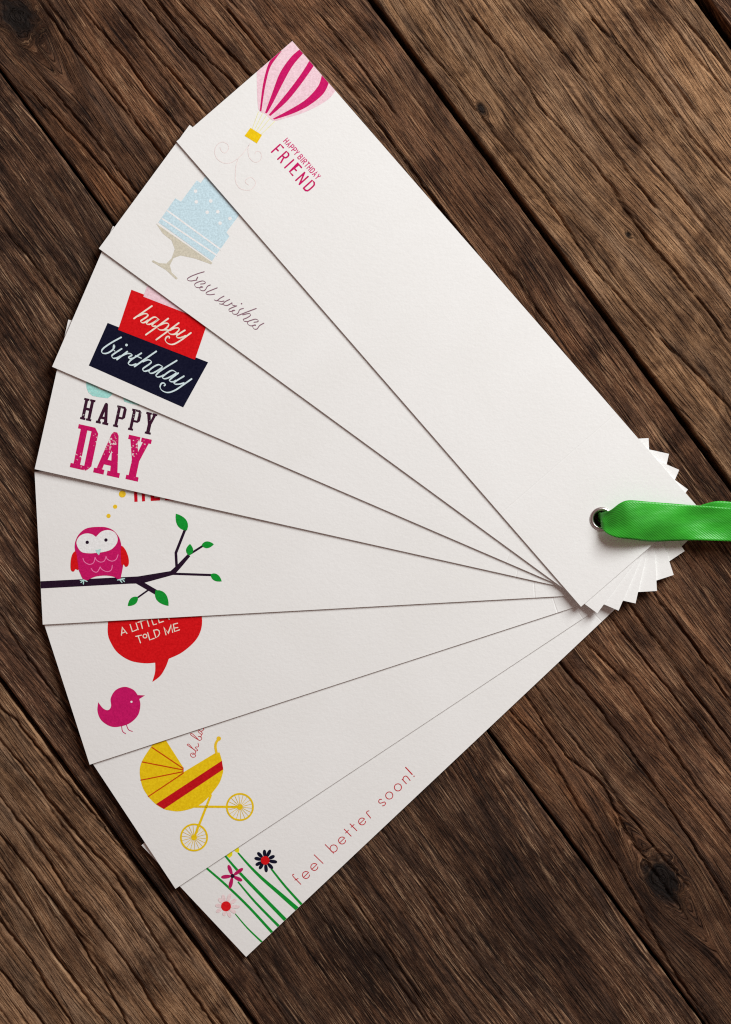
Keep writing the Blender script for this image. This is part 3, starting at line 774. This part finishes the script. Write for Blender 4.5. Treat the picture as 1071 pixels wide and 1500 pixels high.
bird = Print(c, 1).poly(smooth_path(z([(322,567),(318,620),(340,670),(390,703),(440,705),(500,685),(545,640),(558,585),(552,550)])) + z([(584,530)]) +
     smooth_path(z([(543,528),(518,498),(470,482),(420,500),(392,545),(394,590),(378,612),(350,603),(323,570)]))).build('printed_bird', MAGENTA)
q = z([(508,566)])[0]; Print(c, 2).disc(q[0], q[1], 1.6, 14).build('bird_eye', WHITE, bird)
for pts in ([(453,700),(458,730),(475,744)], [(480,695),(492,722),(513,731)]):
    Print(c, 1).line(z(pts), 1.2, smooth=True).build('bird_leg', MAGENTA, bird)

# ---- baby carriage
c = C[6]; z = Z(180, 1050, 4.868)
body = Print(c, 1).poly(z([(425,400),(665,255),(690,255),(706,310),(716,375)]) + smooth_path(z([(714,400),(690,470),(640,540),(610,575),(560,620),(490,655),(400,675),(330,668),(290,657),(235,624),(178,568)])) ).build('carriage_body', GOLD)
hood = Print(c, 1).poly(z([(270,110),(430,360),(430,398),(181,571)]) + smooth_path(z([(176,562),(140,500),(120,400),(135,320),(200,215),(235,170)]))).build('carriage_hood', GOLD, body)
Print(c, 2).poly(z([(706,314),(716,375),(293,658),(236,623)])).build('carriage_stripe', ink('brick_red', (182, 14, 24)), body)
for p in ((205,217),(135,322),(125,453),(180,570)):
    e = (432, 370 + (p[1]-217)*0.09)
    Print(c, 3).line(z([p, e]), 1.6, cap=False).build('hood_rib', ink('rust', (190, 62, 8)), body)
Print(c, 3).line(z([(430,362),(430,404)]), 1.4, cap=False).build('hood_rib', INK['rust'], body)
Print(c, 2).line(z([(668,262),(660,210),(668,180),(686,157)]), 3.7, smooth=True).disc(*z([(684,156)])[0], 3.3).build('carriage_handle', YDOT, body)
for a, e in (((627,560),(510,858)), ((478,640),(832,643))):
    Print(c, 2).line(z([a, e]), 3.4).build('carriage_leg', GOLD, body)
for x, y in ((508,860),(835,643)):
    q = z([(x, y)])[0]; pr = Print(c, 3)
    pr.ring(q[0], q[1], 19.2, 2.6, 48); pr.disc(q[0], q[1], 4.2)
    for k in range(18):
        a = 2*math.pi*k/18 + 0.1
        pr.line([(q[0] + 3.5*math.cos(a), q[1] + 3.5*math.sin(a)), (q[0] + 18.5*math.cos(a), q[1] + 18.5*math.sin(a))], 0.65, cap=False)
    pr.build('carriage_wheel', GOLD, body)
z = Z(265, 1055, 17.85); pr = Print(c, 1)
for pts in ([(350,890),(330,860),(270,870),(250,910),(290,965),(360,965),(385,930),(360,890),(300,895)],
            [(350,885),(385,860),(370,790),(300,740),(180,660),(168,635),(210,630),(300,730),(380,800),(440,788),(380,720),(400,700),(450,700),(465,660),(445,600)],
            [(480,530),(350,450),(255,380),(265,350),(310,365),(420,470),(480,530),(530,510),(545,470),(500,430),(450,430),(530,420),(535,375),(562,360),(540,310),(460,255),(450,280),(470,320),(530,370)], [(510,290),(560,280),(600,240),(580,200)]):
    pr.line(z(pts), 1.0, smooth=True)
pr.build('greeting_lettering', LINER)

# ---- flowers
c = C[7]; z = Z(300, 1230, 6.694)
for pts, w0, w1 in (([(-60,215),(15,280),(200,440),(430,660),(680,932)], 18, 27), ([(195,155),(300,280),(450,440),(800,797)], 18, 36), ([(325,130),(430,250),(560,380),(740,535),(920,692)], 15, 44), ([(650,285),(790,460),(965,653)], 18, 25), ([(325,415),(500,620),(745,868)], 15, 28), ([(298,728),(420,870),(580,1023)], 10, 19)):
    pts = smooth_path([(p[0], p[1]) for p in pts], n=5)
    # stems are trimmed by the card edge
    m = len(pts); left, right = [], []
    for k, p in enumerate(pts):
        a, b_ = pts[max(k-1, 0)], pts[min(k+1, m-1)]
        tx, ty = b_[0]-a[0], b_[1]-a[1]; l = math.hypot(tx, ty); w = (w0 + (w1-w0)*k/(m-1))/2
        left.append((p[0]-ty/l*w, p[1]+tx/l*w)); right.append((p[0]+ty/l*w, p[1]-tx/l*w))
    Print(c, 1).poly(z(left + right[::-1])).build('flower_stem', GREEN)
for pts in ([(215,160),(225,130),(262,100),(272,130),(268,160),(240,182)], [(285,105),(300,80),(325,65),(338,100),(332,132),(305,125)]):
    Print(c, 2).poly(z(pts)).build('flower_bud', ink('lemon', (232, 212, 24)))
def flower(ctr, tips, r0, w, pet, r, mid):
    pr = Print(c, 3)
    for t in tips: petal(pr, ctr, t, r0, w, z)
    o = pr.build('flower_petals', pet)
    q = z([ctr])[0]; Print(c, 4).disc(q[0], q[1], r/6.694).build('flower_centre', mid, o)
flower((592,205), ((516,126),(584,100),(644,100),(686,160),(711,222),(668,288),(605,322),(535,290),(498,252),(486,182)), 25, 34, NAVY, 43, RED)
flower((272,358), ((230,250),(375,283),(367,405),(245,480),(160,370)), 4, 36, ink('petal_magenta', (176, 22, 88)), 20, DARKP)
flower((208,655), ((175,540),(250,532),(312,585),(344,660),(305,720),(252,764),(188,750),(112,712),(103,645),(134,575)), 34, 36, BLUSH, 49, ink('scarlet', (204, 22, 28)))
# feel better soon!
pr = Print(c, 1); W_ = 1.25
z = Z(420, 1205, 10.71); EX, EY = (0.72, -0.69), (-0.69, -0.72)
def ring_e(x, y, r):
    pts = [(x - r*EX[0], y - r*EX[1]), (x + r*EX[0], y + r*EX[1])]
    for k in range(1, 25):
        t = math.radians(318*k/24)
        pts.append((x + r*(EX[0]*math.cos(t) + EY[0]*math.sin(t)), y + r*(EX[1]*math.cos(t) + EY[1]*math.sin(t))))
    pr.line(z(pts[:2]), W_, cap=False); pr.line(z(pts[1:]), W_)
pr.line(z([(222,970),(120,868),(95,838),(95,820),(113,812)]), W_); pr.line(z([(130,905),(178,880)]), W_)
ring_e(303, 824, 55); ring_e(434, 698, 55)
pr.line(z([(432,508),(570,642)]), W_); pr.line(z([(605,348),(738,482)]), W_)
q = z([(738,408)])[0]; pr.ring(q[0], q[1], 5.2, W_)
ring_e(870, 283, 55)
pr.line(z([(903,105),(1012,215)]), W_); pr.line(z([(925,165),(970,122)]), W_)
z = Z(510, 1120, 9.736)
pr.line(z([(28,848),(125,945)]), W_); pr.line(z([(45,895),(85,858)]), W_)
ring_e(200, 813, 49)
pr.line(z([(262,690),(322,765)]), W_); pr.line(z([(262,692),(273,670),(298,662)]), W_, smooth=True)
pr.line(z([(478,498),(450,500),(437,530),(455,552),(490,545),(520,535),(534,560),(515,585),(490,590)]), W_, smooth=True)
for x, y in ((588,443),(712,327)):
    q = z([(x, y)])[0]; pr.ring(q[0], q[1], 5.2, W_)
pr.line(z([(772,210),(832,275)]), W_); pr.line(z([(785,220),(792,182),(825,165),(852,185),(885,228)]), W_, smooth=True)
pr.line(z([(822,42),(915,142)]), W_*1.25); q = z([(942,168)])[0]; pr.disc(q[0], q[1], 0.95, 10)
pr.build('greeting_lettering', LINER)

# ---- eyelet through the stack
m, nt, b = new_mat('nickel'); b.inputs['Metallic'].default_value = 1.0
b.inputs['Base Color'].default_value = (0.62, 0.56, 0.55, 1); b.inputs['Roughness'].default_value = 0.28
tc = N(nt, 'ShaderNodeTexCoord').outputs['Object']; bump(nt, b, noise(nt, tc, 1500, 3), 0.00003, 0.6)
zt = card_z(0, *EYE)
prof = [(16.8, -0.02), (17.3, 0.10), (16.9, 0.32), (15.6, 0.52), (14.0, 0.56), (12.6, 0.45), (11.6, 0.2), (11.2, -0.2), (11.1, -1.5), (11.1, -4.2), (11.5, -4.2), (11.5, -0.05)]
verts, faces = [], []; SEG = 48
for k in range(SEG):
    a = 2*math.pi*k/SEG
    for r, h in prof: verts.append((wx(EYE[0] + r*math.cos(a)) - C[0].loc.x, wy(EYE[1] + r*math.sin(a)) - C[0].loc.y, zt + h*MM))
n_ = len(prof)
for k in range(SEG):
    for j in range(n_):
        faces.append((k*n_ + j, k*n_ + (j+1) % n_, ((k+1) % SEG)*n_ + (j+1) % n_, ((k+1) % SEG)*n_ + j))
me = bpy.data.meshes.new('eyelet'); me.from_pydata(verts, [], faces)
bm = bmesh.new(); bm.from_mesh(me); bmesh.ops.recalc_face_normals(bm, faces=bm.faces); bm.to_mesh(me); bm.free()
me.polygons.foreach_set('use_smooth', np.ones(len(me.polygons), bool)); me.materials.append(m)
ey = bpy.data.objects.new('eyelet', me); COL.objects.link(ey); ey.parent = C[0].o

# ================================================================== RIBBON
m, nt, b = new_mat('green_satin')
uv = N(nt, 'ShaderNodeUVMap'); uv.uv_map = 'weave'; uv = uv.outputs['UV']
wv = N(nt, 'ShaderNodeTexWave', wave_type='BANDS', bands_direction='X'); wv.inputs['Scale'].default_value = 0.12
wv.inputs['Distortion'].default_value = 0.6; wv.inputs['Detail'].default_value = 2
mp = N(nt, 'ShaderNodeMapping'); mp.inputs['Rotation'].default_value = (0, 0, math.radians(52))
nt.links.new(uv, mp.inputs['Vector']); nt.links.new(mp.outputs[0], wv.inputs['Vector'])
th = noise(nt, scaled(nt, uv, 0.05, 0.12), 1, 3, 0.6)
cl = noise(nt, scaled(nt, uv, 0.09, 0.25), 1, 3, 0.5)
col = ramp(nt, th, [(0.25, (0.020, 0.30, 0.012)), (0.75, (0.036, 0.42, 0.022))])
col = mix(nt, col, (0.045, 0.40, 0.045, 1), math_n(nt, 'MULTIPLY', wv.outputs['Fac'], 0.5))
nt.links.new(col, b.inputs['Base Color'])
b.inputs['Roughness'].default_value = 0.40; b.inputs['Specular IOR Level'].default_value = 0.4
b.inputs['Anisotropic'].default_value = 0.5
b.inputs['Sheen Weight'].default_value = 0.25; b.inputs['Sheen Roughness'].default_value = 0.35; b.inputs['Sheen Tint'].default_value = (0.5, 1.0, 0.5, 1)
h = math_n(nt, 'ADD', math_n(nt, 'MULTIPLY', wv.outputs['Fac'], 0.6), math_n(nt, 'MULTIPLY', th, 0.4))
b1 = bump(nt, b, wv.outputs['Fac'], 0.00005, 0.7); bump(nt, b, cl, 0.0003, 0.25, b1)
rows = [  # top edge x,y,z(mm)   bottom edge x,y,z(mm)   mid lift (mm)
 (877,764,0.5, 884,768,0.5, 0.0), (876,755,2.5, 884,770,2.5, 0.4), (876,751,5.0, 880,771,5.2, 0.8), (880,751,7.6, 879,773,7.2, 0.6),
 (891,747,10.6, 886,781,9.0, -0.9), (904,737,12.0, 900,787,10.0, -0.5), (917,733,12.0, 925,790,9.6, 0.9), (945,735,11.0, 950,793,7.6, 1.4), (985,738,8.8, 985,792,6.2, 1.0),
 (1025,741,7.4, 1022,791,6.4, -1.3), (1071,744,6.6, 1071,793,5.4, -0.2), (1120,746,8.0, 1120,795,7.0, 0.8), (1180,744,11, 1180,794,10, 0.4),
 (1228,741,13, 1228,791,12, 0.2), (1250,739,9.5, 1250,789,9.5, 0.0), (1243,737,5, 1243,787,5, 0.0), (1200,735,2.4, 1200,785,2.0, 0.6), (1130,734,2.6, 1130,784,1.8, 0.8),
 (1085,736,2.4, 1085,784,1.5, 0.3), (1052,734,2.2, 1052,783,1.0, 0.2), (1030,739,1.2, 1030,784,0.6, 0.2), (1010,746,0.45, 1010,786,0.4, 0.0), (930,746,0.4, 930,780,0.4, 0.0), (884,750,0.4, 884,775,0.4, 0.0)]
rr = smooth_path(rows, n=8); NW = 18
verts, faces, uvs = [], [], []
dist = 0.0; prev = None
for k, r in enumerate(rr):
    mid = np.array([(r[0]+r[3])/2*K*1000, (r[1]+r[4])/2*K*1000, (r[2]+r[5])/2])
    if prev is not None: dist += float(np.linalg.norm(mid - prev))
    prev = mid
    for j in range(NW + 1):
        t = j/NW
        x = r[0] + (r[3]-r[0])*t; y = r[1] + (r[4]-r[1])*t
        zz = r[2] + (r[5]-r[2])*t + r[6]*math.sin(math.pi*t) + 0.12*math.sin(9*t + dist*0.35)*min(1, dist/10)
        zz = max(zz, 0.3)
        verts.append((wx(x), wy(y), zz*MM)); uvs.append((dist*4, t*12*4))
for k in range(len(rr)-1):
    for j in range(NW):
        a = k*(NW+1) + j; faces.append((a, a+1, a+NW+2, a+NW+1))
rl = Vector((wx(880), wy(760), 0))
me = bpy.data.meshes.new('ribbon'); me.from_pydata([(v[0]-rl.x, v[1]-rl.y, v[2]) for v in verts], [], faces)
ul = me.uv_layers.new(name='weave')
for lp in me.loops: ul.data[lp.index].uv = uvs[lp.vertex_index]
me.polygons.foreach_set('use_smooth', np.ones(len(me.polygons), bool)); me.materials.append(m)
rb = bpy.data.objects.new('ribbon', me); COL.objects.link(rb); rb.location = rl
so = rb.modifiers.new('thickness', 'SOLIDIFY'); so.thickness = 0.18*MM; so.offset = 0
rb['label'] = 'bright green satin ribbon looped through the eyelet at the pivot of the cards'; rb['category'] = 'ribbon'
